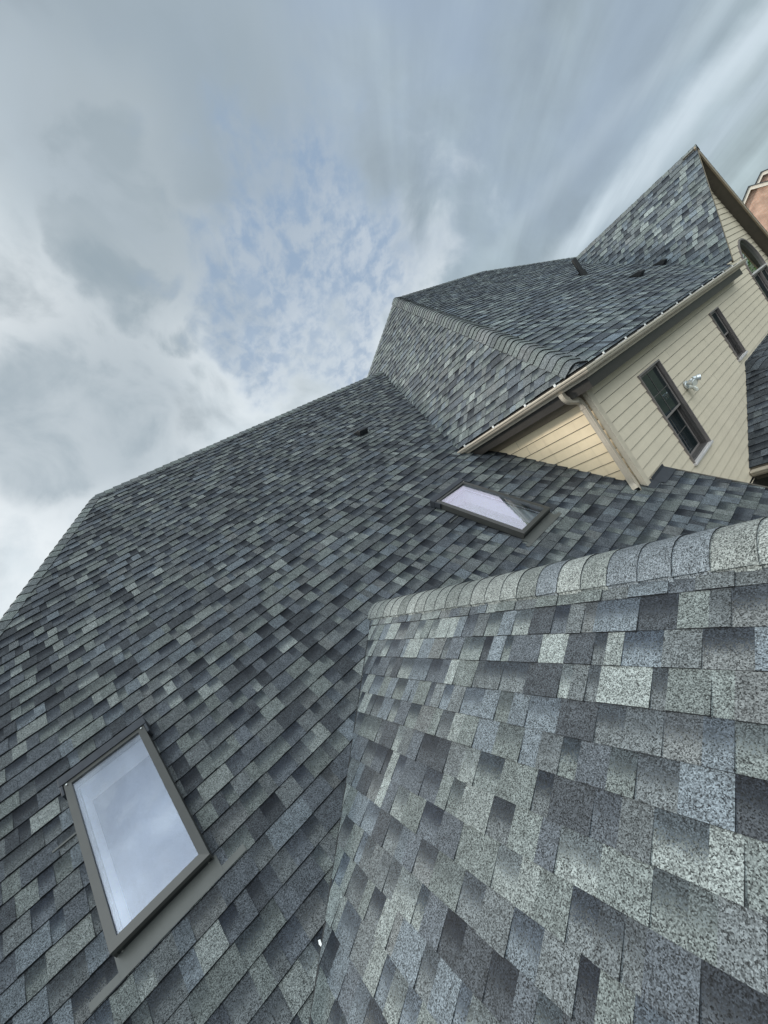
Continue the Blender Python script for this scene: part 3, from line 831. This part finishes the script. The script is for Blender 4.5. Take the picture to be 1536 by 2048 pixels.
tag(build(m, 'ground', GRASS), kind='structure')

# ------------------------------------------------------------------ sky and sun
SUN = V((-.75, 1.0, .735)).normalized()
w = bpy.data.worlds.new('World'); sc.world = w; w.use_nodes = True
nt = w.node_tree; nt.nodes.clear(); g = G(nt)
out = nt.nodes.new('ShaderNodeOutputWorld'); bg = g.n('ShaderNodeBackground')
sky = g.n('ShaderNodeTexSky', sky_type='NISHITA', sun_disc=False)
sky.sun_elevation = math.asin(SUN.z); sky.sun_rotation = math.atan2(SUN.x, SUN.y)
tc = g.n('ShaderNodeTexCoord'); dirv = tc.outputs['Generated']
sp = g.n('ShaderNodeSeparateXYZ'); g.l(dirv, sp.inputs[0])
dx, dy, dz = sp.outputs
zz = g.m('ADD', g.m('MAXIMUM', dz, 0.0), .28)
fx, fy = .50, .866                                    # heading of the cloud streets
px = g.m('DIVIDE', dx, zz); py = g.m('DIVIDE', dy, zz)
along = g.m('ADD', g.m('MULTIPLY', px, fx), g.m('MULTIPLY', py, fy))
across = g.m('SUBTRACT', g.m('MULTIPLY', px, fy), g.m('MULTIPLY', py, fx))
v_bill = g.comb(across, g.m('MULTIPLY', along, .75), 0.0)
v_str = g.comb(g.m('MULTIPLY', across, 2.2), g.m('MULTIPLY', along, .34), 4.0)
v_cell = g.comb(g.m('MULTIPLY', across, 3.0), g.m('MULTIPLY', along, 1.9), 9.0)
n_b = g.noise(dirv, 3.6, 4.0, .50, .25)
n_d = g.noise(dirv, 7.5, 6.0, .56, .35)
n_s = g.noise(v_str, 1.7, 6.0, .56, .3)
n_c = g.noise(v_cell, 7.0, 4.0, .6, .2)
right = g.mr(across, -.05, .75)
warp = g.m('ADD', g.m('MULTIPLY', g.m('SUBTRACT', n_b, .5), .10), g.m('MULTIPLY', g.m('SUBTRACT', n_d, .5), .06))
def dot(v):
    return g.m('ADD', g.m('ADD', g.m('MULTIPLY', dx, v[0]), g.m('MULTIPLY', dy, v[1])), g.m('MULTIPLY', dz, v[2]))
def patch(v, r_out, r_in=0.0):                          # soft irregular patch of sky round a compass direction
    return g.mr(g.m('ADD', dot(v), warp), math.cos(r_out), math.cos(r_in))
left_c = (.575, .665, .715, 1); right_c = (.40, .485, .515, 1)
col = g.mix(right, left_c, right_c)
den = g.m('ADD', g.m('MULTIPLY', n_b, g.m('SUBTRACT', 1.0, right)), g.m('MULTIPLY', n_s, right))
amp = g.m('ADD', .30, g.m('MULTIPLY', right, -.10))
col = g.scale(col, g.m('ADD', 1.0, g.m('MULTIPLY', g.mr(den, .3, .7, -1, 1), amp)))
col = g.scale(col, g.mr(n_d, .25, .75, .80, 1.20, smooth=False))
# thin blue veil high up and in the middle, broken by small cells
blue = (.315, .415, .600, 1)
hi_b = g.m('MAXIMUM', g.m('MULTIPLY', patch((.712, .384, .588), .60), .75), g.m('MULTIPLY', patch((.479, .458, .749), .42), .55))
col = g.mix(g.m('MULTIPLY', hi_b, g.mr(n_b, .30, .62, .35, 1)), col, (.365, .460, .595, 1))
# grey bellies and white puffs on the left
for v, r, k in (((.138, .866, .48), .27, .80), ((.41, .59, .696), .36, .55), ((.37, .70, .61), .22, .45), ((.02, .93, .37), .16, .35)):
    col = g.mix(g.m('MULTIPLY', patch(v, r), k), col, (.345, .415, .465, 1))
for v, r, k in (((.03, .84, .55), .30, .8), ((.26, .80, .53), .24, .5), ((.584, .666, .464), .20, .50), ((.745, .531, .404), .20, .45), ((-.12, .935, .33), .50, 1.0), ((.436, .76, .483), .24, .50), ((.209, .698, .684), .34, .45), ((.68, .67, .29), .26, .55), ((.45, .85, .30), .34, .60)):
    col = g.mix(g.m('MULTIPLY', g.m('MULTIPLY', patch(v, r), k), g.mr(n_d, .25, .70, .30, 1)), col, (.86, .91, .93, 1))
for v, r, k in (((.138, .866, .48), .24, .85), ((.41, .59, .696), .36, .60), ((.30, .745, .595), .16, .55), ((.36, .79, .49), .12, .35)):
    col = g.mix(g.m('MULTIPLY', g.m('MULTIPLY', patch(v, r), k), g.mr(n_d, .25, .7, .35, 1)), col, (.335, .41, .455, 1))
cells = g.mr(n_c, .36, .66)
mid_b = g.m('MAXIMUM', patch((.621, .579, .529), .25), g.m('MULTIPLY', patch((.522, .717, .462), .22), .8))
col = g.mix(g.m('MULTIPLY', mid_b, .60), col, (.45, .535, .64, 1))
col = g.mix(g.m('MULTIPLY', mid_b, g.m('ADD', .10, g.m('MULTIPLY', cells, .62))), col, (.27, .39, .56, 1))
# long bright streaks on the right
def streak(nv, wd, k, c0, c1):
    q = g.m('ADD', dot(nv), g.m('MULTIPLY', g.m('SUBTRACT', n_d, .5), wd * 1.6))
    f = g.mr(g.m('ABSOLUTE', q), 0.0, wd, 1.0, 0.0)
    f = g.m('MULTIPLY', f, g.mr(dx, c0, c1)); f = g.m('MULTIPLY', f, g.mr(n_s, .25, .6, .35, 1))
    return g.m('MULTIPLY', f, k)
col = g.mix(streak((.245, -.086, -.966), .040, .85, .72, .93), col, (.70, .80, .87, 1))
col = g.mix(streak((.30, .05, -.95), .030, .35, .78, .93), col, (.62, .72, .79, 1))
col = g.mix(streak((.20, -.16, -.966), .035, .45, .93, .98), col, (.62, .72, .82, 1))
col = g.mix(.10, col, g.scale(sky.outputs[0], .10))
# unseen sky overhead and behind, brightened as added fill for walls and roofs
col = g.mix(patch((.66, -.02, .75), .30, .17), col, (1.05, 1.0, 1.1, 1))  # bright patch added out of view for the far skylight to mirror
back = g.m('MULTIPLY', g.mr(dot((-.531, -.847, .0)), -.08, .52), g.mr(dz, .12, .85))
col = g.mix(g.m('MULTIPLY', back, .85), col, (.485, .505, .50, 1))
col = g.scale(col, g.m('ADD', 1.0, g.m('MULTIPLY', back, 5.2)))
g.l(col, bg.inputs['Color']); bg.inputs['Strength'].default_value = 1.0
g.l(bg.outputs[0], out.inputs[0])

sl_ = bpy.data.lights.new('sun', 'SUN'); sl_.energy = 3.0; sl_.angle = math.radians(5.0); sl_.color = (1.0, .945, .86)
so = bpy.data.objects.new('sun', sl_); C.objects.link(so); so.rotation_euler = SUN.to_track_quat('Z', 'Y').to_euler()

# ------------------------------------------------------------------ camera
R0 = V((.6957, -.4531, -.5575)); R1 = V((-.4839, .2781, -.8298)); R2 = V((.5310, .8470, -.0258))
cam = bpy.data.cameras.new('camera'); co = bpy.data.objects.new('camera', cam); C.objects.link(co)
M = Matrix((R0, -R1, -R2)).transposed()
co.matrix_world = M.to_4x4()
cam.sensor_fit = 'HORIZONTAL'; cam.sensor_width = 36; cam.lens = 828 / 1536 * 36
cam.clip_start = .05; cam.clip_end = 2000
sc.camera = co
vs = sc.view_settings; vs.view_transform = 'Standard'; vs.look = 'None'; vs.exposure = 0; vs.gamma = 1
sc.render.resolution_x = 768; sc.render.resolution_y = 1024
sc.cycles.max_bounces = 5; sc.cycles.diffuse_bounces = 3
w.cycles.sampling_method = 'MANUAL'; w.cycles.sample_map_resolution = 512
